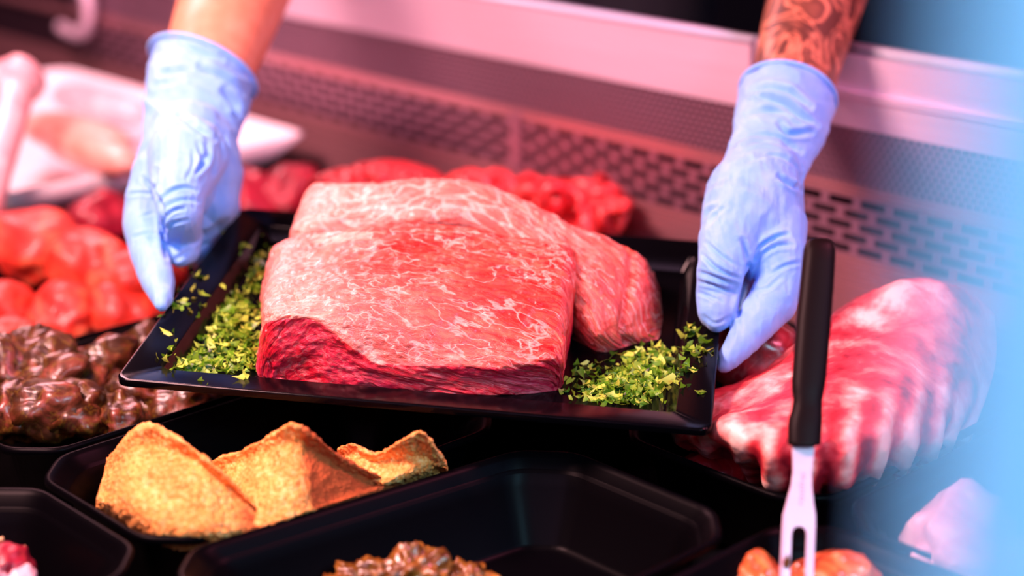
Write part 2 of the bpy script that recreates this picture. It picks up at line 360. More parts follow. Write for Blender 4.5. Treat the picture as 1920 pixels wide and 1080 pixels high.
# rear air panel of the case: plain bands and two perforated bands, each a part
panel = tag(empty('case_rear_panel', AB(WA, 1.0, -0.085)), 'long pinkish steel rear panel of the case with perforated mesh and slot rows', 'case panel')
def band(name, z0, z1, mat, s0=-0.6, s1=3.2, a0=0.0, a1=0.003):
    V, Fc = abbox(WA + a0, WA + a1, s0, s1, z0, z1); return adopt(mesh(name, V, Fc, mat, smooth=False), panel)
def perforated(name, z0, z1, rows, pitch, hole, s0, s1, mat, hr=0.6):
    """sheet with real staggered holes"""
    V = []; Fc = []
    def quad(sa, sb, za, zb):
        k = len(V)
        for s_, z_ in ((sa, za), (sb, za), (sb, zb), (sa, zb)): V.append(AB(WA, s_, z_))
        for s_, z_ in ((sa, za), (sb, za), (sb, zb), (sa, zb)): V.append(AB(WA + 0.0015, s_, z_))
        Fc.extend([(k, k+1, k+2, k+3), (k+7, k+6, k+5, k+4), (k, k+4, k+5, k+1), (k+1, k+5, k+6, k+2), (k+2, k+6, k+7, k+3), (k+3, k+7, k+4, k)])
    rh = (z1 - z0) / rows
    for r in range(rows):
        za = z0 + r * rh; hb = za + rh * (1 - hr) / 2; ht = hb + rh * hr
        quad(s0, s1, za, hb); quad(s0, s1, ht, za + rh)
        off = (pitch / 2) if r % 2 else 0; s = s0 + off
        if off: quad(s0, s0 + off - hole, hb, ht)
        while s < s1:
            quad(s, min(s + pitch - hole, s1), hb, ht); s += pitch
    o = mesh(name, V, Fc, mat, smooth=False); o['label'] = name.replace('_', ' '); return adopt(o, panel)
band('lower_panel', -0.085, 0.036, STEELR)
perforated('slotted_strip', 0.036, 0.095, 5, 0.038, 0.0285, -0.6, 2.4, STEEL2S, 0.68)
band('middle_panel', 0.095, 0.108, STEELR)
perforated('fine_mesh_strip', 0.108, 0.163, 9, 0.0085, 0.0055, -0.6, 2.4, STEEL2, 0.55)
SJ = 0.985 + 0.165     # where the top band changes section: b at px 1405
SJ = float(((lambda r: (CAM + r * ((WA - CAM @ A) / (r @ A))))(ray(1408, 110))) @ B)
band('top_panel', 0.163, 0.232, STEEL, s0=SJ, a0=-0.002)
band('top_panel', 0.163, 0.196, STEEL, s1=SJ - 0.002)
# rounded top rail, its thin lit edge painted pale
def rail(name, s0, s1, z, a0, r):
    prof = [(a0 + 0.018, z - 0.03), (a0 + 0.018, z - .001)] + [(a0 + r - r * math.cos(t), z - r + r * math.sin(t)) for t in np.linspace(math.pi/2, 0, 8)] + [(a0, z - 0.004 - r), (a0 + 0.004, z - 0.004 - r), (a0 + 0.006, z - 0.03)]
    L = [np.array([AB(WA + p, s_, q) for p, q in prof]) for s_ in (s0, s1)]
    V, Fc = loop_mesh(L); return adopt(mesh(name, V, Fc, RAILM), panel)
RAILM = plain('rail_highlight', (0.80, 0.84, 1.0), 0.35, 0.2)  # bluish white stands in for the highlight on the steel
rail('top_rail', SJ, 3.2, 0.236, -0.004, 0.003)
rail('top_rail', -0.6, SJ - 0.002, 0.240, 0.016, 0.006)
V_, F_ = abbox(WA + 0.0045, WA + 0.007, -0.6, SJ - 0.002, 0.196, 0.232); adopt(mesh('rail_face', V_, F_, STEEL, smooth=False), panel)
V_, F_ = abbox(WA - 0.003, WA + 0.016, -0.6, SJ - 0.002, 0.192, 0.1985); adopt(mesh('ledge_strip', V_, F_, STEEL, smooth=False), panel)
# backing behind the perforations
V_, F_ = abbox(WA + 0.02, WA + 0.028, -0.6, 3.2, -0.085, 0.2); adopt(mesh('backing', V_, F_, plain('duct_dark', (0.03, 0.012, 0.022), 0.6), smooth=False), panel)
js = float(((lambda r: (CAM + r * ((WA - CAM @ A) / (r @ A))))(ray(968, 270))) @ B)
V_, F_ = abbox(WA - 0.002, WA + 0.001, js - 0.009, js + 0.009, 0.030, 0.103); adopt(mesh('seam_glint_strip', V_, F_, STEEL2S, smooth=False), panel)  # strip on the seam, standing in for a vertical light reflection

# ------------------------------------------------------------------ food trays
def pan(a0, a1, b0, b1, label, name='food_tray', ch=0.030, depth=0.07, mat=BLACK2, z=0.0, group='black food trays in the case', skew=0.0):
    ca, cb = (a0 + a1) / 2, (b0 + b1) / 2
    def oct_(ins, zz, c):
        la, lb = (a1 - a0) / 2 - ins, (b1 - b0) / 2 - ins; c = max(c, 0.004); pts = []
        cor = [(la, lb-c), (la-c, lb), (-la+c, lb), (-la, lb-c), (-la, -lb+c), (-la+c, -lb), (la-c, -lb), (la, -lb+c)]
        r = min(0.012, c * 0.45)
        for i, p in enumerate(cor):
            p = np.array(p); q0 = np.array(cor[i-1]); q1 = np.array(cor[(i+1) % 8])
            u0 = (q0 - p) / np.linalg.norm(q0 - p); u1 = (q1 - p) / np.linalg.norm(q1 - p)
            for t in np.linspace(0, 1, 5): pts.append((1-t)**2 * (p + u0*r) + 2*t*(1-t)*p + t*t*(p + u1*r))
        return np.array([AB(ca + x, cb + y + (skew * x if y > 0 else 0), z + zz) - AB(ca, cb, z - depth - 0.004) for x, y in pts])
    L = [oct_(0.03, -depth - 0.004, ch-.01), oct_(0.026, -depth, ch-.008), oct_(0.012, -0.01, ch), oct_(0.004, -0.006, ch), oct_(0.0, -0.005, ch), oct_(0.0, -0.001, ch), oct_(0.0015, 0.0008, ch), oct_(0.0035, 0.0005, ch), oct_(0.006, -0.003, ch), oct_(0.018, -0.020, ch), oct_(0.028, -depth + 0.006, ch-.01), oct_(0.034, -depth + 0.001, ch-.012)]
    V, Fc = loop_mesh(L); o = mesh(name, V, Fc, mat); o.location = AB(ca, cb, z - depth - 0.004)
    return tag(o, label, 'food tray', group)
pan(0.540, 0.877, 0.668, 0.893, 'large dark octagonal food tray at the bottom centre holding golden marinated meat', skew=-0.13)
pan(0.553, 0.890, 0.918, 1.112, 'black octagonal food tray holding the orange breaded cutlets')
pan(0.210, 0.546, 0.908, 1.100, 'black food tray in the bottom left corner with the meat skewer')
pan(0.560, 0.895, 1.120, 1.325, 'black food tray at the left holding brown herb-marinated meat')
pan(0.560, 0.895, 1.335, 1.600, 'black food tray at the left edge holding bright red marinated meat')
pan(0.925, 1.262, 0.652, 0.858, 'black food tray at the right holding the pink rib slab')
pan(0.580, 0.917, 0.440, 0.656, 'black food tray at the bottom right with the serving fork in it')
pan(0.925, 1.262, 0.432, 0.640, 'bluish black food tray at the right edge with pale meat')
pan(0.905, 1.240, 0.870, 1.080, 'black food tray hidden mostly under the held serving tray')
pan(0.905, 1.262, 1.090, 1.300, 'black food tray behind the serving tray holding curled red meat strips')
pan(0.905, 1.262, 1.310, 1.520, 'black food tray behind the serving tray holding bright red mince')
pan(0.905, 1.262, 1.530, 1.740, 'black food tray beside the left glove holding deep pink meat')

# breaded cutlets
def crumbdisp(W3, U, Vv, lu, lv): return 0.0022 * fbm(W3 * 55, 3, 3) + 0.0011 * fbm(W3 * 420, 3, 9, 0.6)
def cutlet(rows, label, brown):
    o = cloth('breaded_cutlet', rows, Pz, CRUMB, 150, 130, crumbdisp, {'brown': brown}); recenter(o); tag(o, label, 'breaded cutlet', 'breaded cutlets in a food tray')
c1 = [[(215,905,-.060),(250,880,-.060),(300,870,-.060),(350,880,-.06),(400,910,-.06),(450,950,-.06),(505,985,-.06)],
      [(202,868,-.002),(240,812,.036),(285,795,.046),(345,826,.042),(400,872,.032),(452,922,.014),(500,975,-.008)],
      [(193,893,.000),(236,850,.031),(287,838,.038),(345,860,.035),(397,893,.027),(452,935,.012),(503,975,-.006)],
      [(185,920,-.004),(232,905,.020),(290,905,.026),(342,920,.024),(396,945,.018),(452,970,.006),(505,990,-.008)],
      [(180,943,-.008),(226,968,-.003),(286,1000,-.002),(342,1008,-.002),(398,1012,-.003),(452,1008,-.006),(505,995,-.012)],
      [(180,990,-.060),(230,1020,-.060),(290,1050,-.060),(342,1062,-.060),(392,1066,-.060),(440,1060,-.060),(486,1050,-.060)]]
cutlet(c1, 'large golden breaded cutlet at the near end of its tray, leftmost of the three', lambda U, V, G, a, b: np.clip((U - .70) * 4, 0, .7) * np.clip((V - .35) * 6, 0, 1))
c2 = [[(410,930,-.06),(470,900,-.06),(520,880,-.06),(560,880,-.06),(610,900,-.06),(670,930,-.06),(750,950,-.06)],
      [(398,866,.004),(468,840,.022),(516,812,.042),(548,794,.052),(596,822,.042),(650,862,.022),(745,908,-.006)],
      [(405,890,-.002),(468,865,.018),(516,845,.034),(552,835,.040),(596,855,.030),(650,885,.014),(742,918,-.010)],
      [(440,960,-.004),(485,958,.004),(525,950,.008),(565,940,.010),(605,930,.007),(660,916,.003),(745,900,-.004)],
      [(470,998,-.010),(500,994,-.006),(540,982,-.006),(580,970,-.006),(620,955,-.006),(675,937,-.006),(755,912,-.010)],
      [(450,1005,-.060),(490,1010,-.060),(530,1005,-.060),(570,995,-.060),(610,985,-.060),(660,975,-.060),(735,965,-.060)]]
cutlet(c2, 'orange breaded cutlet in the middle of the three, its right half reddish brown, partly painted shade', lambda U, V, G, a, b: np.clip((U - .50) * 8, 0, .85))
c3 = [[(640,900,-.05),(670,880,-.05),(705,880,-.05),(745,880,-.05),(785,870,-.05),(815,890,-.05),(845,920,-.05)],
      [(632,844,.008),(660,832,.016),(700,852,.012),(742,832,.026),(786,808,.042),(812,832,.030),(838,866,.004)],
      [(640,862,.000),(665,856,.008),(705,868,.006),(745,862,.012),(788,850,.018),(815,866,.010),(840,888,-.006)],
      [(660,895,-.006),(685,902,-.002),(716,910,-.001),(752,902,.0),(792,888,.0),(818,880,-.001),(840,876,-.006)],
      [(665,930,-.055),(690,930,-.055),(720,935,-.055),(752,935,-.055),(790,930,-.055),(815,930,-.055),(838,930,-.055)]]
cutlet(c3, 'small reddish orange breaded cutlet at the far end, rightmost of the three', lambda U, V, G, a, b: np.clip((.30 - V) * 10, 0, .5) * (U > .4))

# lumps of food in the trays
def lumps(name, items, mat, label, cat, group, amp=0.3, freq=1.5, sub=4):
    for i, it in enumerate(items):
        (px, py, z, r), rest = it[:4], it[4:]
        lb = rest[0] if rest else None
        o = blob(name, Pz(px, py, z), (r, r * random.uniform(0.7, 0.95), r * random.uniform(0.6, 0.8)), mat, i + len(name), amp, freq, sub)
        tag(o, lb or label, cat, group)
lumps('marinated_steak', [
    (60, 462, .006, .058, 'large orange-red marinated steak topmost at the left edge'),
    (170, 500, .004, .055, 'orange-red marinated steak in the middle of the left heap'),
    (262, 520, .000, .048, 'orange-red marinated steak beside the left gloved index finger'),
    (5, 585, -.022, .046, 'dark red marinated steak lowest at the left edge'),
    (240, 585, -.026, .040, 'red marinated steak at the right foot of the left heap'),
    (125, 592, -.028, .044, 'deep red marinated steak low in the front of the left heap'),
    (45, 440, -.035, .05, 'red marinated steak at the back of the left heap'),
    (10, 640, -.020, .035, 'small red marinated lump in front of the left heap')], REDMEAT, None, 'meat', 'red marinated steaks in the left tray', 0.22, 1.1)
lumps('herb_meat_piece', [
    (30, 690, .000, .036, 'pinkish glossy herb-marinated meat piece at the left edge'),
    (100, 700, .000, .040, 'brown herb-marinated meat piece behind the left heap front'),
    (190, 690, -.005, .036, 'brown herb-marinated piece under the tray corner'),
    (270, 735, -.012, .036, 'dark herb-marinated piece right of the tray corner'),
    (15, 775, -.015, .035, 'wet pink herb-marinated piece low at the left edge'),
    (90, 765, -.008, .038, 'olive brown herb-marinated piece in the heap centre'),
    (160, 770, -.012, .032, 'glossy reddish herb-marinated piece near the tray rim'),
    (225, 785, -.018, .028, 'small pink herb-marinated piece just above the breaded cutlet'),
    (330, 760, -.020, .038, 'dark herb-marinated piece beneath the serving tray edge'),
    (400, 735, -.020, .036, 'shadowed herb-marinated piece furthest right under the serving tray'),
    (60, 655, -.005, .032, 'small brown herb-marinated piece at the back of the heap'),
    (275, 665, -.020, .032, 'dark herb-marinated piece behind the tray corner')], HERBMEAT, None, 'meat', 'herb-marinated meat pieces in the left tray', 0.34, 1.7)
lumps('golden_meat_piece', [
    (700, 1098, -.040, .028, 'golden brown crumbly meat piece left in the bottom centre tray'),
    (775, 1094, -.038, .032, 'golden brown crumbly meat piece in the middle of the bottom centre tray'),
    (870, 1100, -.042, .024, 'golden brown crumbly meat piece right in the bottom centre tray'),
    (630, 1130, -.045, .022, 'dim brown meat piece at the left of the bottom centre tray')], GOLDMEAT, None, 'meat', 'golden meat pieces in the bottom centre tray', 0.3, 3.0, 5)
lumps('orange_meat_piece', [
    (1422, 1086, -.020, .024, 'orange marinated meat piece left of the fork prongs'),
    (1562, 1092, -.020, .033, 'pinkish orange marinated meat piece right of the fork prongs'),
    (1490, 1110, -.028, .028, 'orange marinated meat piece speared by the fork'),
    (1360, 1100, -.03, .028, 'dark orange marinated meat piece near the tray corner')], ORANGEMEAT, None, 'meat', 'orange meat pieces in the fork tray', 0.22, 1.3)
lumps('pale_meat_piece', [
    (1805, 1020, -.010, .045, 'pale pink meat lump behind the blue haze at the right edge'),
    (1850, 1075, -.012, .045, 'pale pink meat lump in the bottom right corner'),
    (1765, 1075, -.020, .030, 'small pale pink lump beside the tray rim bottom right')], PALEMEAT, None, 'meat', 'pale meat in the right tray', 0.22)
lumps('deep_pink_meat_piece', [
    (470, 385, -.030, .055, 'deep pink meat beside the left glove, leftmost behind the serving tray'),
    (545, 368, -.022, .055, 'deep pink meat mound behind the far left tray corner'),
    (200, 415, -.010, .045, 'deep red meat between the white platter and the left glove')], MAGENTA, None, 'meat', 'deep pink meat behind the tray', 0.2)
o = blob('dark_meat_ball', Pz(1420, 668, .022), (.046, .040, .036), DARKRED, 5, 0.1); tag(o, 'dark red round meat piece between the right glove and the fork', 'meat')
o = blob('glossy_meat_piece', Pz(1345, 885, -.040), (.034, .026, .02), DARKRED, 8, 0.12); tag(o, 'dark glossy meat piece in the hollow under the rib slab', 'meat')

# curled strips and mince strands
def strands(name, items, mat, label, cat, n, rr, tr_, seed):
    r_ = np.random.default_rng(seed); Vs = []; Fs = []; off = 0
    for k in range(n):
        px, py, z, sx = items[k % len(items)]
        c = Pz(px + r_.normal() * sx, py + r_.normal() * 8, z + r_.uniform(-.012, .012)); R0 = rr * r_.uniform(.6, 1.2)
        ax = r_.normal(size=3); ax /= np.linalg.norm(ax); x = np.cross(ax, [0.3, 0.2, 1]); x /= np.linalg.norm(x); y = np.cross(ax, x); ph = r_.uniform(0, 6.28); sp = r_.uniform(2.5, 5)
        pts = [c + R0 * (math.cos(ph + t * sp) * x + math.sin(ph + t * sp) * y) + ax * R0 * 0.5 * (t - .5) for t in np.linspace(0, 1, 14)]
        rad = [tr_ * (0.35 + 0.75 * math.sin(math.pi * min(max(t, .06), .94))) for t in np.linspace(0, 1, 14)]
        V, Fc = tube(pts, rad, 8); Vs.append(V); Fs += [tuple(i + off for i in f) for f in Fc]; off += len(V)
    o = mesh(name, np.concatenate(Vs), Fs, mat); recenter(o); tag(o, label, cat, None, 'stuff'); return o
strands('curled_meat_strips', [(1085, 385, .040, 32), (1000, 365, .042, 28), (1110, 410, .03, 25), (930, 360, .040, 30), (1050, 400, .025, 45)], MINCE, 'curled bright red meat strips behind the right end of the beef', 'meat strips', 60, .019, .0078, 3)
strands('minced_meat', [(720, 345, .045, 30), (650, 352, .035, 28), (770, 345, .035, 30), (690, 360, .03, 40)], MINCE, 'bright red coarse minced meat behind the left part of the beef', 'minced meat', 90, .014, .0075, 7)
tag(blob('mince_mound', Pz(720, 395, .0), (.09, .08, .05), MINCE, 11, .15), 'red mound of mince beneath the strands, behind the beef', 'minced meat')
tag(blob('strip_mound', Pz(1020, 420, .0), (.09, .08, .040), MINCE, 12, .15), 'red mound beneath the curled strips behind the beef', 'meat strips')

# rib slab
def ribdisp(W3, U, Vv, lu, lv):
    m = np.clip((Vv - 0.5) * 3, 0, 1)
    return 0.004 * fbm(W3 * 22, 4, 5) + 0.0045 * m * np.sin(U * 62 + 6 * Vv + 1.5 * vnoise(W3 * 12, 2))
rib = [[(1290,800,-.05),(1330,760,-.05),(1420,720,-.05),(1530,680,-.05),(1640,640,-.05),(1740,620,-.05),(1830,640,-.05),(1880,680,-.05)],
       [(1262,790,-.01),(1300,745,.012),(1405,716,.026),(1500,640,.042),(1600,560,.060),(1700,522,.075),(1800,535,.065),(1868,590,.03)],
       [(1258,810,-.01),(1330,775,.022),(1425,745,.038),(1535,680,.052),(1640,620,.065),(1730,590,.070),(1810,600,.055),(1872,640,.02)],
       [(1262,825,-.01),(1350,800,.035),(1440,780,.045),(1560,740,.055),(1660,700,.060),(1740,670,.058),(1810,670,.045),(1868,690,.01)],
       [(1270,835,-.012),(1370,825,.030),(1450,835,.038),(1560,820,.045),(1660,790,.048),(1740,755,.042),(1800,740,.03),(1850,750,.00)],
       [(1290,845,-.016),(1390,850,.015),(1465,885,.018),(1560,885,.020),(1655,855,.022),(1735,825,.020),(1790,800,.012),(1830,800,-.01)],
       [(1300,846,-.020),(1392,862,-.002),(1475,925,-.008),(1560,925,-.006),(1645,895,-.006),(1720,865,-.006),(1775,840,-.008),(1815,830,-.02)],
       [(1360,870,-.05),(1430,910,-.05),(1480,950,-.05),(1560,950,-.05),(1640,925,-.05),(1715,900,-.05),(1770,870,-.05),(1810,860,-.05)]]
o = cloth('rib_slab', rib, Pz, RIBS, 220, 200, ribdisp, {'bar': lambda U, V, G, a, b: np.clip((V - .40) * 4, 0, 1) * np.sin(U * 62 + 6 * V)}); recenter(o); tag(o, 'large raw pink rib slab with pale fat streaks, behind the serving fork', 'ribs')

# ------------------------------------------------------------------ white platter at the left
def quadplate(name, c, la, lb, h, mat):
    L = []
    for ins, zz in ((0.03, 0), (0.0, h), (-0.004, h + .003), (-0.012, h + .001), (0.018, 0.006), (0.03, 0.004)):
        p = rrect(2*(lb - ins), 2*(la - ins), 0.03); L.append(np.array([A * y + B * x + np.array([0, 0, zz]) for x, y in p]))
    V, Fc = loop_mesh(L); o = mesh(name, V, Fc, mat); o.location = c; return o
o = quadplate('white_platter', AB(1.080, 2.03, -0.01), 0.210, 0.295, 0.040, WHITE); tag(o, 'wide white platter at the left edge under pale cold cuts', 'platter')
V_, F_ = abbox(0.90, 1.33, 1.74, 2.31, -0.085, -0.012); tag(mesh('platter_stand', V_, F_, BLACK2, smooth=False), 'dark block carrying the white platter', 'stand')
def slab(px0, py0, px1, py1, z, wd, mat, lb):
    p0, p1 = Pz(px0, py0, z), Pz(px1, py1, z); d = p1 - p0; L = np.linalg.norm(d); d /= L; s = np.cross([0, 0, 1], d); loops = []
    for t in np.linspace(-1, 1, 17):
        e = math.sqrt(max(0.0, 1 - abs(t) ** 3)) * 0.98 + 0.02
        loops.append(np.array([p0 + d * L * (t + 1) / 2 + s * wd * e * math.cos(a) + np.array([0, 0, 1]) * 0.022 * e * math.sin(a) for a in np.linspace(0, 6.283, 20, endpoint=False)]))
    V, Fc = loop_mesh(loops); o = mesh('cold_cut', V, Fc, mat); recenter(o); tag(o, lb, 'cold cut', 'cold cuts on the white platter')
slab(60, 228, 230, 282, .055, .040, SLICEMEAT, 'orange pink cold cut in the middle of the white platter')
slab(90, 255, 250, 312, .050, .028, SLICEMEAT, 'pale orange cold cut nearest the front of the platter')
slab(110, 172, 270, 222, .045, .035, PALEMEAT, 'pale lilac pink cold cut at the back of the platter')
# bone-like rod at the left edge
p = [Pz(-40, 430, .02), Pz(-15, 330, .07), Pz(10, 250, .10), Pz(25, 190, .125), Pz(33, 155, .14)]
V_, F_ = tube(p, [.020, .020, .020, .021, .024], 20); o = mesh('bone', V_, F_, PALEMEAT); recenter(o); tag(o, 'pale pinkish bone with a round knob end at the upper left edge', 'bone')
k_ = blob('knob', Pz(30, 155, .14) - np.array(o.location), (.034, .03, .03), PALEMEAT, 3, .12); k_.parent = o
# curved steel tube added for a highlight on the rear panel, upper left
BK = float(((lambda r: (CAM + r * ((WA - CAM @ A) / (r @ A))))(ray(185, 60))) @ B)
p = [AB(WA - .02, b_, z_) for b_, z_ in ((BK + .10, .175), (BK + .04, .175), (BK, .15), (BK - .01, .11), (BK + .02, .075), (BK + .08, .08))]
P_ = resample(np.array(p), 30, 0); V_, F_ = tube(P_, .010, 12)
# ------------------------------------------------------------------ serving tray
L = []
for ins, zz, r in ((0.030, -0.021, .010), (0.003, -0.0075, .010), (0.0, -0.006, .010), (0.0, -0.001, .010), (0.0012, 0.0, .010), (0.003, -0.0003, .010),
                   (0.0275, -0.0035, .006), (0.0285, -0.0045, .006), (0.0345, -0.0165, .006), (0.0365, -0.0178, .006)):
    p = rrect(TW - 2 * ins, TL - 2 * ins, r, 7); L.append(np.array([[x, y, zz] for x, y in p]))
V_, F_ = loop_mesh(L); tray = mesh('serving_tray', V_, F_, BLACK)
mw = Matrix.Identity(4)
for i in range(3):
    for j in range(3): mw[i][j] = TR[i][j]
    mw[i][3] = TC[i]
tray.matrix_world = mw; tag(tray, 'glossy black rectangular serving tray held by two gloved hands', 'tray')
bv = tray.modifiers.new('edges', 'BEVEL'); bv.width = 0.0005; bv.segments = 2; bv.limit_method = 'ANGLE'

# ------------------------------------------------------------------ beef
B0 = -0.0178
fb = [[(515,570,B0),(520,560,B0),(560,556,B0),(640,552,B0),(760,550,B0),(880,552,B0),(1000,560,B0),(1060,572,B0),(1080,580,B0)],
      [(508,545,B0),(508,492,.016),(524,456,.042),(620,436,.050),(760,426,.055),(880,434,.055),(1000,447,.052),(1070,464,.046),(1078,560,B0)],
      [(496,575,B0),(496,520,.012),(517,492,.043),(620,474,.053),(750,468,.058),(880,474,.056),(1000,488,.051),(1072,505,.044),(1074,595,B0)],
      [(492,612,B0),(495,562,.014),(512,545,.043),(615,530,.051),(740,525,.053),(870,535,.048),(990,548,.041),(1066,555,.035),(1067,645,B0)],
      [(484,662,B0),(491,606,.016),(512,580,.041),(612,572,.047),(730,603,.037),(860,614,.031),(980,622,.026),(1058,625,.021),(1059,692,B0)],
      [(480,682,B0),(488,622,.016),(516,596,.037),(604,602,.039),(708,668,.014),(850,678,.012),(970,680,.014),(1052,668,.016),(1053,716,B0)],
      [(480,690,B0),(483,650,.004),(510,622,.026),(600,630,.024),(706,692,.004),(850,702,.000),(970,706,.000),(1050,696,.003),(1051,722,B0)],
      [(483,700,B0),(486,690,-.010),(510,685,-.004),(595,695,-.006),(704,716,-.008),(850,722,-.010),(970,724,-.010),(1048,716,-.009),(1049,726,B0)],
      [(492,706,B0),(494,708,B0),(520,714,B0),(592,722,B0),(705,732,B0),(850,740,B0),(970,740,B0),(1044,732,B0),(1046,730,B0)]]
def cutattr(U, Vv, G, lu, lv):
    ec = 5.0/8
    f = np.clip((Vv - (ec + .015)) * 30 + 0.8 * vnoise(np.stack([U * 14, Vv * 14, U * 0], -1), 4), 0, 1)
    l = np.clip((0.20 - U) * 16, 0, 1) * 0.55; r = np.clip((U - 0.90) * 30, 0, 1)
    return np.maximum(np.maximum(f, l), r)
def fatattr(U, Vv, G, lu, lv):
    ec = 5.0/8
    e1 = np.exp(-((Vv - (ec - .02)) / .030) ** 2) * np.clip(1.35 - U * 1.35, 0, 1) * 0.72       # rind over the left cut
    e2 = np.exp(-((Vv - .195) / .032) ** 2 - ((U - .40) / .09) ** 2) * 0.62                       # strip on the back
    e3 = np.exp(-((Vv - .150) / .035) ** 2 - ((U - .82) / .08) ** 2) * 0.75
    e4 = np.exp(-((Vv - .66) / .05) ** 2 - ((U - .50) / .022) ** 2) * 0.9
    e5 = np.exp(-((Vv - .60) / .04) ** 2 - ((U - .25) / .06) ** 2) * 0.7
    e6 = np.exp(-((Vv - .70) / .02) ** 2) * 0.0
    return np.maximum.reduce([e1, e2, e3, e4, e5, e6])
def paleattr(U, Vv, G, lu, lv):
    return np.clip(1.0 - 1.25 * U + 0.5 * vnoise(np.stack([U * 4, Vv * 4, U * 0], -1), 8), 0, 1) * (Vv < .66) * np.clip((Vv - .05) * 10, 0, 1)
def beefdisp(W3, U, Vv, lu, lv):
    g = np.stack([lu * 45, lv * 130, lu * 0], -1)
    return 0.0022 * fbm(W3 * 30, 3, 5) + 0.0011 * fbm(g, 3, 6) + 0.0006 * fbm(W3 * 260, 2, 7) - 0.0022 * np.clip(1 - np.abs(fbm(np.stack([lu * 22, lv * 60, lu * 0], -1), 2, 31)) * 9, 0, 1) * (vnoise(W3 * 28, 3) > 0.15)
o = cloth('beef_cut', fb, Pt, BEEF, 360, 300, beefdisp, {'cut': cutattr, 'fat': fatattr, 'net': lambda U, V, G, a, b: U * 0, 'pale': paleattr})
recenter(o); tag(o, 'large raw beef cut in front on the tray with dark red cut face', 'beef', 'beef cuts on the serving tray')
bb = [[(570,470,B0),(575,450,B0),(600,440,B0),(680,440,B0),(800,436,B0),(900,440,B0),(1000,465,B0),(1080,500,B0),(1150,525,B0),(1215,550,B0),(1238,570,B0)],
      [(562,450,B0),(566,395,.020),(590,345,.050),(680,350,.056),(800,337,.064),(890,345,.062),(985,380,.054),(1070,424,.044),(1145,450,.034),(1208,488,.018),(1236,540,B0)],
      [(552,480,B0),(554,430,.020),(575,385,.050),(680,378,.060),(800,366,.068),(900,376,.066),(990,408,.058),(1075,455,.046),(1148,478,.037),(1214,520,.018),(1240,570,B0)],
      [(548,510,B0),(549,460,.015),(562,425,.046),(680,412,.054),(800,405,.060),(900,412,.058),(992,440,.052),(1076,500,.040),(1138,528,.031),(1204,560,.012),(1242,596,B0)],
      [(545,540,B0),(548,500,.005),(560,470,.028),(680,460,.030),(800,455,.032),(900,462,.032),(992,486,.030),(1074,545,.026),(1126,585,.018),(1190,600,.003),(1240,614,B0)],
      [(548,560,B0),(550,540,-.005),(562,520,.0),(680,515,.0),(800,512,.0),(900,516,.0),(992,530,.0),(1072,588,.008),(1118,626,.004),(1184,628,-.006),(1238,628,B0)],
      [(550,575,B0),(552,565,B0),(565,552,B0),(680,548,B0),(800,546,B0),(900,548,B0),(992,556,B0),(1082,630,B0),(1126,660,B0),(1188,646,B0),(1234,636,B0)]]
o = cloth('beef_cut', bb, Pt, BEEF, 360, 240, lambda W3, U, V, a, b: beefdisp(W3, U, V, a, b) - 0.005 * np.exp(-((U - .86 - .05 * (V - .5)) / .012) ** 2) * (V > .2),
      {'cut': lambda U, V, G, a, b: np.clip((V - .84) * 12, 0, 1) * .6 + 0 * U, 'fat': lambda U, V, G, a, b: np.exp(-((V - .17) / .02) ** 2) * .42 * (U < .6) + .25 * np.exp(-((V - .36) / .02) ** 2),
       'net': lambda U, V, G, a, b: np.clip(1.3 - np.abs(U - .42) * 3.2, 0, 1), 'pale': lambda U, V, G, a, b: np.clip(1.25 - U * 1.3, 0, 1) * .9})
recenter(o); tag(o, 'raw beef cut behind the front one, netted with fat, its right end draping down', 'beef', 'beef cuts on the serving tray')

# ------------------------------------------------------------------ chopped parsley
def herbs(name, clusters, label, seed, heap=0.010):
    r_ = np.random.default_rng(seed); V = []; Fc = []; tone = []
    for px, py, sx, sy, n, h0 in clusters:
        for _ in range(int(n * .55) + 1):
            q = r_.normal(size=2); d = math.hypot(*q); x, y = px + q[0] * sx, py + q[1] * sy
            h = h0 + 0.0008 + heap * max(0, 1 - d / 1.6) * r_.uniform(0, 1) * (n > 40)
            c = Pt(x, y, h); s = r_.uniform(0.0018, 0.0042) * (1.25 if r_.random() < .15 else 1)
            e1 = r_.normal(size=3); e1[2] *= .6; e1 /= np.linalg.norm(e1); e2 = np.cross(e1, r_.normal(size=3)); e2 /= np.linalg.norm(e2); e3 = np.cross(e1, e2)
            if e3[2] < 0: e3 = -e3
            k = len(V); m = 7
            lob = 1 + 0.4 * np.cos(3 * np.linspace(0, 6.283, m, endpoint=False) + r_.uniform(0, 6)) + r_.uniform(-.2, .2, m)
            V.append(c); cur = r_.uniform(.2, .9)
            for j in range(m):
                a_ = 6.283 * j / m; u, v = lob[j] * math.cos(a_) * 1.25, lob[j] * math.sin(a_) * .75
                V.append(c + s * (u * e1 + v * e2 + cur * (u * u * .5 - v * v * .3) * e3))
            for j in range(m): Fc.append((k, k + 1 + j, k + 1 + (j + 1) % m))
            t = min(1, max(0, r_.normal(.58, .38))); tone += [t] * (m + 1)
    V = np.array(V); o = mesh(name, V, Fc, HERB, None, True, {'tone': tone}); recenter(o); return tag(o, label, 'chopped parsley', None, 'stuff')
FL = -0.0178; RM = -0.002
herbs('chopped_parsley', [(440,585,30,24,330,FL),(448,640,24,24,300,FL),(352,684,30,9,330,FL),(388,650,26,22,160,FL),(482,512,12,28,120,FL),(414,500,24,16,70,FL),(470,660,14,16,120,FL),
     (430,690,22,6,60,FL),(478,470,12,14,30,FL),(345,560,26,18,22,RM),(312,645,14,30,24,RM),(330,572,14,8,16,RM),(380,710,40,6,6,RM),(440,460,24,16,10,RM),(375,525,22,12,10,RM)],
     'yellow-green chopped parsley strewn on the tray left of the beef', 5)
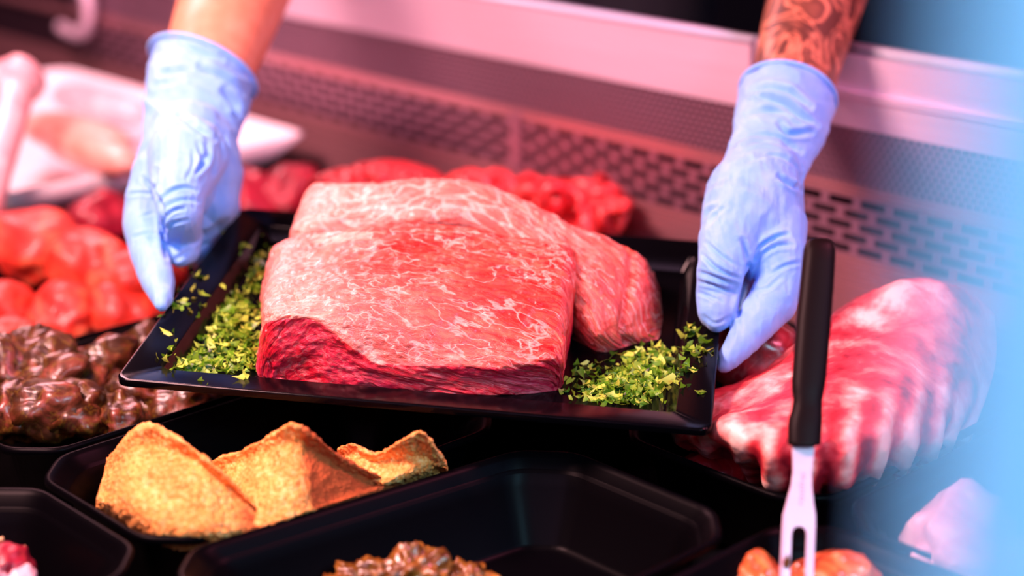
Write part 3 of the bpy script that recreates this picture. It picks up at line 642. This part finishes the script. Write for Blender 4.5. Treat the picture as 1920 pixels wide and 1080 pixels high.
herbs('chopped_parsley', [(1205,700,28,22,520,FL),(1170,725,34,14,330,FL),(1150,740,28,8,120,FL),(1110,710,32,20,70,FL),(1090,735,26,8,30,FL),(1235,690,10,30,120,FL),(1180,752,30,3,50,FL)],
     'heap of chopped parsley on the tray right of the beef', 6)
herbs('chopped_parsley', [(1298,620,10,8,34,RM),(1308,662,14,10,60,RM),(1290,690,12,6,16,RM),(1262,705,8,4,5,RM),(1278,718,8,3,8,RM),(1318,738,6,3,6,RM),(1270,690,6,8,6,RM)],
     'few loose parsley bits on the right rim below the thumb', 7)

# ------------------------------------------------------------------ skewer
s0 = Pz(70, 1020, -.005); 
def stick(q0, q1, nm, r=0.0022):
    V, Fc = tube([q0 + (q1 - q0) * t for t in np.linspace(0, 1, 4)], [r, r, r, r * .8], 10); return mesh(nm, V, Fc, WOOD)
sk = tag(empty('meat_skewer', Pz(10, 1060, -.03)), 'meat skewer with pale wooden stick end in the bottom left corner', 'skewer', 'skewers in the bottom left tray')
adopt(stick(Pz(-80, 1090, -.03), Pz(49, 1026, -.016), 'stick'), sk)
adopt(blob('meat_cube', Pz(12, 1066, -.022), (.020, .017, .016), MAGENTA, 2, .2), sk); adopt(blob('meat_cube', Pz(-30, 1100, -.025), (.02, .018, .018), PALEMEAT, 4, .2), sk)
adopt(blob('meat_cube', Pz(38, 1085, -.026), (.012, .011, .010), PALEMEAT, 6, .2), sk)
sk = tag(empty('meat_skewer', Pz(-40, 1030, -.03)), 'second wooden skewer tip poking in from the left edge', 'skewer', 'skewers in the bottom left tray')
adopt(stick(Pz(-120, 1050, -.03), Pz(6, 1010, -.014), 'stick'), sk); adopt(blob('meat_cube', Pz(-45, 1045, -.022), (.018, .016, .015), REDMEAT, 3, .2), sk)

# ------------------------------------------------------------------ serving fork
def fd(py): return 1.150 + (1085 - py) / 640 * 0.085
fork = tag(empty('serving_fork', Pd(1497, 1085, fd(1085))), 'two-pronged steel serving fork with black handle standing in the bottom right tray', 'fork')
nrm = -cF
loops = []
for y, cx, hw in ((445.5,1537,3),(447,1537,14),(451,1537,21),(458,1537,26.5),(468,1536.5,29.5),(490,1535,30.5),(540,1531,31.5),(600,1525.5,32.5),(660,1521,32.5),(715,1516.5,32),(733,1515,30),(750,1514.5,27.5),(768,1513,28.5),(785,1510.5,31.5),(800,1509,32),(826,1508,31.5),(832,1508,31),(834.5,1508,29)):
    d = fd(y); c = Pd(cx, y, d); r = hw / F_PX * d; rz = min(r * .75, .0085)
    loops.append(np.array([c + cX * r * np.sign(math.cos(a)) * abs(math.cos(a)) ** .75 + nrm * rz * np.sign(math.sin(a)) * abs(math.sin(a)) ** .75 for a in np.linspace(0, 2*math.pi, 28, endpoint=False)]))
V_, F_ = loop_mesh(loops); h_ = adopt(mesh('handle', V_, F_, HANDLE), fork); h_['label'] = 'black plastic handle'
arch = [(1512,1003),(1511,996),(1508,991),(1503,988),(1498,987),(1492,988),(1488,991),(1485,997),(1484,1004)]
outl = [(1484,828),(1486,860),(1486.5,885),(1483,910),(1475,940),(1468,966),(1466.5,985),(1462,1080),(1458,1150),(1464,1165),(1477,1150),(1481,1080)] + arch[::-1] + [(1509,1080),(1506,1150),(1515,1165),(1523,1150),(1525,1080),(1529,985),(1529,966),(1526,945),(1522.5,915),(1522,885),(1525,860),(1528,828)]
fr = np.array([Pd(x, y, fd(y)) + nrm * .0011 for x, y in outl]); bk = fr - nrm * .0022; n_ = len(outl)
bm = bmesh.new(); vf = [bm.verts.new(v) for v in fr]; vb = [bm.verts.new(v) for v in bk]
bm.faces.new(vf); bm.faces.new(vb[::-1])
for i in range(n_): bm.faces.new((vf[i], vb[i], vb[(i+1) % n_], vf[(i+1) % n_]))
bmesh.ops.recalc_face_normals(bm, faces=bm.faces); me = bpy.data.meshes.new('fork_head'); bm.to_mesh(me); bm.free(); me.materials.append(FORKSTEEL)
fh = bpy.data.objects.new('fork_head', me); COL.objects.link(fh); adopt(fh, fork); fh['label'] = 'flat steel head with two prongs'
bv = fh.modifiers.new('b', 'BEVEL'); bv.width = .0004; bv.segments = 2; bv.limit_method = 'ANGLE'
tc = bpy.data.curves.new('lettering', 'FONT'); tc.body = 'rostfrei'; tc.size = 0.0066; tc.extrude = 0.00005; tc.align_x = 'CENTER'; tc.align_y = 'CENTER'; tc.space_character = 1.15
tc.materials.append(plain('engraving', (0.45, 0.22, 0.27), 0.6))
to = bpy.data.objects.new('lettering', tc); COL.objects.link(to)
dg = bpy.context.evaluated_depsgraph_get(); lm = bpy.data.meshes.new_from_object(to.evaluated_get(dg)); bpy.data.objects.remove(to); lm.name = 'lettering'
to = bpy.data.objects.new('lettering', lm); COL.objects.link(to)
up_ = Pd(1505, 885, fd(885)) - Pd(1501, 945, fd(945)); up_ /= np.linalg.norm(up_); zz = nrm - up_ * (nrm @ up_); zz /= np.linalg.norm(zz); yy = np.cross(zz, up_)
m4 = Matrix.Identity(4); pos = Pd(1503, 916, fd(916)) + nrm * .00118
for i in range(3): m4[i][0] = up_[i]; m4[i][1] = yy[i]; m4[i][2] = zz[i]; m4[i][3] = pos[i]
adopt(to, fork); to.matrix_parent_inverse = Matrix.Translation(-Vector(fork.location)); to.matrix_basis = m4; to['label'] = 'engraved word rostfrei'
dp = adopt(blob('sauce', Pd(1474, 1062, fd(1062)) + nrm * .001, (.0022, .0012, .009), GOLDMEAT, 2, .35, rot=0), fork); dp['label'] = 'orange marinade clinging to the left prong'

# ------------------------------------------------------------------ the person: arms, torso, gloves
def capsule(bm, p0, p1, r0, r1, seg=20):
    p0, p1 = Vector(p0), Vector(p1); d = p1 - p0; L_ = d.length
    if L_ < 1e-6: return
    q = d.to_track_quat('Z', 'Y').to_matrix(); rings = []
    prof = [(-r0 * math.cos(t), r0 * math.sin(t)) for t in np.linspace(0.15, math.pi/2, 6)] + [(L_ + r1 * math.sin(t), r1 * math.cos(t)) for t in np.linspace(0, math.pi/2 - .15, 6)]
    for z_, r_ in prof:
        rings.append([bm.verts.new(p0 + q @ Vector((r_ * math.cos(a), r_ * math.sin(a), z_))) for a in np.linspace(0, 2*math.pi, seg, endpoint=False)])
    for a_, b_ in zip(rings[:-1], rings[1:]):
        for i in range(seg): bm.faces.new((a_[i], a_[(i+1) % seg], b_[(i+1) % seg], b_[i]))
    bm.faces.new(rings[0][::-1]); bm.faces.new(rings[-1])
def chain(bm, pts):
    pts = [(np.asarray(p), r) for p, r in pts]
    for (a_, ra), (b_, rb) in zip(pts[:-1], pts[1:]): capsule(bm, a_, b_, ra, rb)
def loft(bm, rings):
    vs = [[bm.verts.new(v) for v in r] for r in rings]; n = len(vs[0])
    for a_, b_ in zip(vs[:-1], vs[1:]):
        for i in range(n): bm.faces.new((a_[i], a_[(i+1) % n], b_[(i+1) % n], b_[i]))
    bm.faces.new(vs[0][::-1]); bm.faces.new(vs[-1])
def remesh(bm, vox, smooth, name='tmp'):
    me = bpy.data.meshes.new(name); bmesh.ops.recalc_face_normals(bm, faces=bm.faces); bm.to_mesh(me); bm.free()
    o = bpy.data.objects.new(name, me); COL.objects.link(o)
    m = o.modifiers.new('r', 'REMESH'); m.mode = 'VOXEL'; m.voxel_size = vox; m.use_smooth_shade = True
    s = o.modifiers.new('s', 'SMOOTH'); s.iterations = smooth; s.factor = 0.5
    dg = bpy.context.evaluated_depsgraph_get(); e = o.evaluated_get(dg); m2 = bpy.data.meshes.new_from_object(e)
    bpy.data.objects.remove(o); return m2
def vdata(me):
    n = len(me.vertices); c = np.empty(n*3); me.vertices.foreach_get('co', c); nn = np.empty(n*3); me.vertex_normals.foreach_get('vector', nn); return c.reshape(-1, 3), nn.reshape(-1, 3)
def px_of(c):
    d = c - CAM; z = d @ cF; return 960 + F_PX * (d @ cX) / z, 540 - F_PX * (d @ cU) / z
def crease(c, nn, lines):
    x, y = px_of(c); vd = (CAM - c); vd /= np.linalg.norm(vd, axis=1, keepdims=True); face = np.clip((nn * vd).sum(1) * 3, 0, 1); out = np.zeros(len(c))
    for pts, wd, dep in lines:
        P = resample(np.array(pts, float), 24, 0); best = np.full(len(c), 1e9); tt = np.zeros(len(c))
        for k in range(len(P) - 1):
            a_, b_ = P[k], P[k+1]; ab = b_ - a_; t = np.clip(((x - a_[0]) * ab[0] + (y - a_[1]) * ab[1]) / (ab @ ab + 1e-9), 0, 1)
            d = np.hypot(x - a_[0] - t * ab[0], y - a_[1] - t * ab[1]); m = d < best; best[m] = d[m]; tt[m] = (k + t[m]) / (len(P) - 1)
        prof = np.exp(-(best / wd) ** 2) - 0.55 * np.exp(-((best - 2.1 * wd) / wd) ** 2)
        out -= 1.75 * dep * prof * np.sin(np.pi * np.clip(tt, .04, .96)) ** .6 * face
    return out
def place_mesh(me, name, mat, par, vox=None):
    me.materials.clear(); me.materials.append(mat); me.shade_smooth(); me.name = name
    o = bpy.data.objects.new(name, me); COL.objects.link(o); return adopt(o, par)

person = tag(empty('person', AB(1.9, 1.35, -1.0)), 'person behind the counter, bare forearms and blue gloves, holding out the black tray', 'person')
def ring(px, py, d, hw, axis_px, thick=.8, n=36, tilt=0.0):
    """elliptic ring round the arm: hw half width in pixels, axis_px image direction of the arm; tilt opens it towards the viewer"""
    ax = np.array(axis_px, float); ax /= np.linalg.norm(ax); side = cX * (-ax[1]) - cU * ax[0]
    along = cX * ax[0] - cU * ax[1]; dep = cF * math.cos(tilt) + along * math.sin(tilt)
    r = hw / F_PX * d; c = Pd(px, py, d)
    return np.array([c + side * r * math.cos(a) + dep * r * thick * math.sin(a) for a in np.linspace(0, 2*math.pi, n, endpoint=False)])
bm = bmesh.new()
# arm at the left of the picture
AL = (50, -135); AR = (45, -150)
chain(bm, [(Pd(368, 200, 1.62), .026), (Pd(396, 115, 1.685), .0450), (Pd(405, 85, 1.70), .0485), (Pd(436, 0, 1.76), .0545), (Pd(478, -110, 1.83), .060), (Pd(520, -215, 1.93), .052)])
EL = Pd(520, -215, 1.93); ER = Pd(1600, -215, 1.86)
chain(bm, [(Pd(1465, 235, 1.52), .024), (Pd(1487, 160, 1.585), .0385), (Pd(1498, 110, 1.61), .0415), (Pd(1532, -10, 1.67), .0480), (Pd(1565, -110, 1.74), .053), (Pd(1600, -215, 1.86), .048)])
SL, SR = np.array([-.19, 2.27, .56]), np.array([.31, 2.22, .56])
chain(bm, [(EL, .050), (SL, .062)]); chain(bm, [(ER, .048), (SR, .062)]); chain(bm, [(SL, .065), ((SL + SR) / 2 + [0, .02, .02], .085), (SR, .065)])
cc = (SL + SR) / 2
for dx in (-.1, 0, .1): chain(bm, [(cc + [dx, .02, -.04], .11), (cc + [dx, .04, -.35], .105), (cc + [dx, .05, -.75], .11)])
chain(bm, [(cc + [0, .02, .05], .06), (cc + [0, .02, .13], .055)])
body = place_mesh(remesh(bm, .006, 6), 'body', SKIN, person); body['label'] = 'bare forearms, the right one tattooed'
# short-sleeved dark shirt over shoulders and torso
bm = bmesh.new()
mix_ = lambda p, q, t: p + (q - p) * t
chain(bm, [(SL, .076), (mix_(SL, EL, .55), .066)]); chain(bm, [(SR, .076), (mix_(SR, ER, .55), .064)]); chain(bm, [(SL, .078), (cc + [0, .02, .015], .095), (SR, .078)])
for dx in (-.1, 0, .1): chain(bm, [(cc + [dx, .02, -.04], .122), (cc + [dx, .04, -.35], .117), (cc + [dx, .05, -.8], .125)])
place_mesh(remesh(bm, .009, 5), 'shirt', SHIRT, person)['label'] = 'dark short-sleeved shirt'

def glove(name, cuff, pts, lines, ringc, wr):
    bm = bmesh.new(); loft(bm, cuff)
    for ch in pts: chain(bm, ch)
    me = remesh(bm, .0014, 9); c, nn = vdata(me); x, y = px_of(c)
    dsp = crease(c, nn, lines)
    cuffm = wr(x, y)                                        # loose folds near the cuff
    ax = ringc
    q = (c @ np.array([[1, 0, 0], [0, 1, 0], [0, 0, 1]])) 
    t = (x * ax[0] + y * ax[1]) / 34.0
    s = (x * ax[1] - y * ax[0]) / 95.0
    fold = fbm(np.stack([t, s, c[:, 1] * 8], -1), 2, 21)
    ridge = 1 - np.abs(fold) * 2.2
    dsp += cuffm * 0.0016 * ridge - .0012 * cuffm
    dsp += 0.0004 * fbm(c * 45, 2, 12) + (1 - cuffm) * 0.00035 * (1 - np.abs(fbm(np.stack([x / 11, y / 38, c[:, 1] * 20], -1), 2, 44)) * 2)
    c = c + nn * dsp[:, None]; me.vertices.foreach_set('co', c.ravel()); me.update()
    o = place_mesh(me, name, GLOVE, person)
    return o
def bead(cring, rad, par):
    V, Fc = tube(list(cring), rad, 10, closed=True); o = mesh('cuff_bead', V, Fc, GLOVE); o.parent = par; o.matrix_parent_inverse = Matrix.Translation(-Vector(par.matrix_basis.translation) - Vector(person.location)) @ Matrix.Identity(4); return o

# left of the picture
axl = (50, -135)
cuffL = [ring(380, 130, 1.655, 106, axl, .95, tilt=-.45), ring(377, 142, 1.645, 104, axl, .92, tilt=-.42), ring(371, 175, 1.62, 102, axl, .85, tilt=-.35), ring(360, 215, 1.595, 96, (35, -135), .75, tilt=-.2), ring(354, 262, 1.565, 88, (15, -135), .66), ring(350, 300, 1.545, 84, (8, -135), .62)]
thL = [(Pd(352, 292, 1.515), .036), (Pd(338, 352, 1.480), .0245), (Pd(338, 396, 1.465), .0190), (Pt(342, 438, .022), .0180), (Pt(344, 466, .014), .0150), (Pt(338, 480, .011), .0100)]
ixL = [(Pd(300, 330, 1.525), .026), (Pd(276, 372, 1.515), .0200), (Pd(268, 420, 1.505), .0175), (Pd(280, 480, 1.480), .0165), (Pd(297, 530, 1.452), .0140), (Pd(304, 560, 1.430), .0095), (Pd(303, 572, 1.422), .0060)]
palmL = [(Pd(350, 262, 1.560), .038), (Pd(340, 310, 1.545), .041), (Pd(330, 345, 1.535), .036)]
palmL2 = [(Pd(375, 270, 1.570), .034), (Pd(392, 320, 1.560), .031), (Pd(398, 372, 1.560), .024), (Pt(400, 430, -.030), .016), (Pt(440, 470, -.034), .0105)]
midL = [(Pd(360, 330, 1.555), .030), (Pd(350, 390, 1.555), .022), (Pt(372, 470, -.028), .0155), (Pt(420, 520, -.033), .0105)]
rngL = [(Pd(380, 340, 1.560), .028), (Pd(372, 400, 1.56), .020), (Pt(385, 448, -.029), .0155), (Pt(430, 492, -.033), .0105)]
pkyL = [(Pd(405, 330, 1.575), .026), (Pd(414, 380, 1.580), .018), (Pt(425, 405, -.030), .013), (Pt(465, 440, -.034), .0085)]
linesL = [
  ([(292, 368), (285, 352), (270, 335)], 4, .0016), ([(292, 372), (290, 345), (294, 318)], 4, .0016),
  ([(296, 372), (303, 395), (306, 440), (312, 480)], 5, .0030),
  ([(300, 380), (320, 360), (345, 352), (368, 358)], 3.5, .0016), ([(305, 398), (325, 380), (350, 374), (372, 378)], 3.5, .0013),
  ([(308, 412), (325, 395), (345, 392)], 3, .0012), ([(310, 430), (325, 418), (352, 412)], 3, .0011),
  ([(242, 365), (262, 362), (290, 366)], 3, .0008), ([(250, 445), (275, 438), (300, 443)], 3, .0009), ([(262, 405), (285, 402)], 3, .0006),
  ([(335, 215), (365, 235), (400, 262)], 5, .0022), ([(375, 125), (420, 145), (455, 175)], 5, .0032), ([(340, 80), (370, 95), (415, 112)], 5, .0026),
  ([(420, 170), (440, 195), (445, 215)], 6, .0035), ([(300, 140), (350, 130), (390, 140)], 5, .0012), ([(290, 160), (340, 150)], 5, .001),
  ([(372, 320), (388, 290), (385, 265)], 5, .0018), ([(362, 330), (378, 305), (372, 270)], 4, .0014), ([(350, 335), (362, 312), (362, 285)], 3.5, .0010), ([(395, 330), (402, 300), (398, 262)], 5, .0012),
  ([(405, 245), (415, 280), (410, 320)], 6, .0012), ([(375, 440), (400, 430), (420, 410)], 5, .0012), ([(370, 470), (390, 455)], 4, .001), ([(325, 488), (340, 480), (355, 470)], 4, .001)]
gl = glove('glove', cuffL, [thL, ixL, palmL, palmL2, midL, rngL, pkyL], linesL, (.35, -.94), lambda x, y: np.clip((255 - y) / 60, 0, 1)); gl['label'] = 'light blue disposable glove at the left, thumb on the tray rim'
V_, F_ = tube(list(cuffL[0] * 1.0), .0026, 10, closed=True); adopt(mesh('glove_cuff', V_, F_, GLOVE), person)['label'] = 'rolled blue cuff edge of the left glove'

# right of the picture
axr = (45, -150)
cuffR = [ring(1477, 178, 1.545, 90, (50, -150), .95, tilt=-.60), ring(1475, 190, 1.540, 93, (50, -150), .95, tilt=-.56), ring(1470, 212, 1.525, 92, (50, -150), .90, tilt=-.45), ring(1461, 245, 1.505, 88, (50, -150), .78, tilt=-.25), ring(1448, 278, 1.485, 81, (50, -150), .66), ring(1434, 312, 1.470, 77, (40, -150), .62), ring(1424, 345, 1.46, 78, (20, -150), .6)]
thR = [(Pd(1392, 405, 1.435), .036), (Pd(1368, 452, 1.420), .0260), (Pd(1352, 505, 1.408), .0200), (Pt(1346, 548, .024), .0182), (Pt(1345, 582, .015), .0168), (Pt(1344, 600, .0105), .0105)]
ixR = [(Pd(1442, 435, 1.440), .034), (Pd(1458, 480, 1.425), .0250), (Pd(1466, 525, 1.415), .0205), (Pd(1450, 565, 1.408), .0205), (Pd(1420, 605, 1.400), .0165), (Pd(1388, 645, 1.392), .0130), (Pd(1366, 672, 1.388), .0100), (Pd(1358, 684, 1.386), .0070)]
palmR = [(Pd(1426, 330, 1.465), .035), (Pd(1412, 372, 1.452), .041), (Pd(1412, 415, 1.445), .0405), (Pd(1415, 450, 1.440), .036)]
palmR2 = [(Pd(1450, 350, 1.475), .026), (Pd(1464, 420, 1.475), .021)]
mdR = [(Pd(1440, 430, 1.475), .030), (Pd(1440, 500, 1.462), .021), (Pt(1385, 585, -.030), .0155), (Pt(1318, 575, -.034), .0105)]
rgR = [(Pd(1430, 420, 1.480), .028), (Pd(1425, 480, 1.475), .020), (Pt(1380, 545, -.030), .0150), (Pt(1315, 535, -.034), .0105)]
pkR = [(Pd(1410, 410, 1.485), .026), (Pd(1400, 460, 1.490), .018), (Pt(1370, 505, -.030), .0130), (Pt(1320, 495, -.034), .0090)]
linesR = [
  ([(1402, 500), (1396, 530), (1388, 560), (1385, 590)], 5, .0030), ([(1402, 500), (1398, 470), (1392, 450)], 4, .0014),
  ([(1404, 498), (1425, 465), (1450, 448), (1475, 440)], 4, .0018), ([(1402, 506), (1425, 480), (1455, 462), (1485, 460)], 4, .0014),
  ([(1318, 478), (1340, 500), (1365, 515), (1382, 520)], 3.5, .0014), ([(1312, 510), (1340, 520), (1375, 530)], 3.5, .0013), ([(1310, 528), (1340, 535), (1372, 548)], 3, .0011),
  ([(1325, 455), (1350, 478), (1378, 498)], 3.5, .0010), ([(1308, 548), (1330, 556), (1352, 566)], 3, .0008),
  ([(1415, 545), (1440, 540), (1465, 520)], 3.5, .0008), ([(1440, 520), (1470, 500), (1500, 492)], 3.5, .0009),
  ([(1408, 172), (1440, 162), (1480, 172), (1520, 200)], 5, .0028), ([(1420, 180), (1470, 195), (1500, 215), (1530, 235)], 5, .0026), ([(1400, 215), (1440, 205), (1480, 212)], 5, .0016),
  ([(1462, 232), (1480, 250), (1520, 248)], 5, .0028), ([(1395, 268), (1440, 258), (1500, 285)], 5, .0016), ([(1420, 290), (1460, 292), (1500, 315)], 4, .0014), ([(1400, 300), (1430, 296)], 4, .0008),
  ([(1460, 330), (1480, 345), (1502, 358)], 4, .0018), ([(1490, 300), (1500, 330), (1496, 352)], 4, .0012),
  ([(1322, 410), (1330, 395), (1345, 388)], 3.5, .0012), ([(1328, 425), (1345, 400), (1362, 388)], 3.5, .0008), ([(1318, 592), (1342, 606), (1368, 594)], 3, .0006)]
gr = glove('glove', cuffR, [thR, ixR, palmR, palmR2, mdR, rgR, pkR], linesR, (.3, -.95), lambda x, y: np.clip((320 - y) / 60, 0, 1)); gr['label'] = 'light blue disposable glove at the right, gripping the tray beside the fork'
V_, F_ = tube(list(cuffR[0]), .0024, 10, closed=True); adopt(mesh('glove_cuff', V_, F_, GLOVE), person)['label'] = 'rolled blue cuff edge of the right glove'

# highlight tube object (kept last: small)
o = mesh('highlight_tube', *tube(P_, .010, 12), STEEL); recenter(o); tag(o, 'curved steel tube added for a highlight on the rear panel at the upper left', 'highlight tube')

# ------------------------------------------------------------------ glass end panel near the viewer
def glass_mat():
    k = NT('haze_tinted_glass'); k.t.nodes.remove(k.b); out = k.t.nodes['Material Output']
    n_ = k.noise(k.coords(), 8, 2)
    tr = k.n('ShaderNodeBsdfTransparent', {'Color': (0.80, 0.92, 1, 1)}); df = k.n('ShaderNodeBsdfDiffuse', {'Color': (0.40, 0.80, 0.98, 1)}); tl = k.n('ShaderNodeBsdfTranslucent', {'Color': (0.42, 0.72, 0.98, 1)})  # blue film stands in for the haze of light in the glass
    gl_ = k.n('ShaderNodeBsdfGlossy', {'Color': (1, 1, 1, 1), 'Roughness': 0.3})
    m1 = k.n('ShaderNodeMixShader', {0: 0.5, 1: df, 2: tl}); m2 = k.n('ShaderNodeMixShader', {0: 0.1, 1: m1, 2: gl_})
    m3 = k.n('ShaderNodeMixShader', {0: 0.85, 1: tr, 2: m2}); k.t.links.new(m3.outputs[0], out.inputs[0]); return k.m
GLASS = glass_mat()
p0 = Pd(1790, 540, .22); x0, y0 = p0[0], p0[1]
dv = np.array([1.0, 0.35, 0]); dv /= np.linalg.norm(dv); nv_ = np.array([-dv[1], dv[0], 0]) * .006
q = [np.array([x0, y0, 0]), np.array([x0, y0, 0]) + dv * .30]
cs = [np.array([p[0], p[1], z]) + s * nv_ for z in (-.085, .80) for p, s in ((q[0], 0), (q[1], 0), (q[1], 1), (q[0], 1))]
V_, F_ = box_vf(cs); o = mesh('glass_panel', V_, F_, GLASS, smooth=False); recenter(o); tag(o, 'glass end panel of the case close at the right edge, tinted as blue haze', 'glass panel')
bv = o.modifiers.new('b', 'BEVEL'); bv.width = .0015; bv.segments = 2
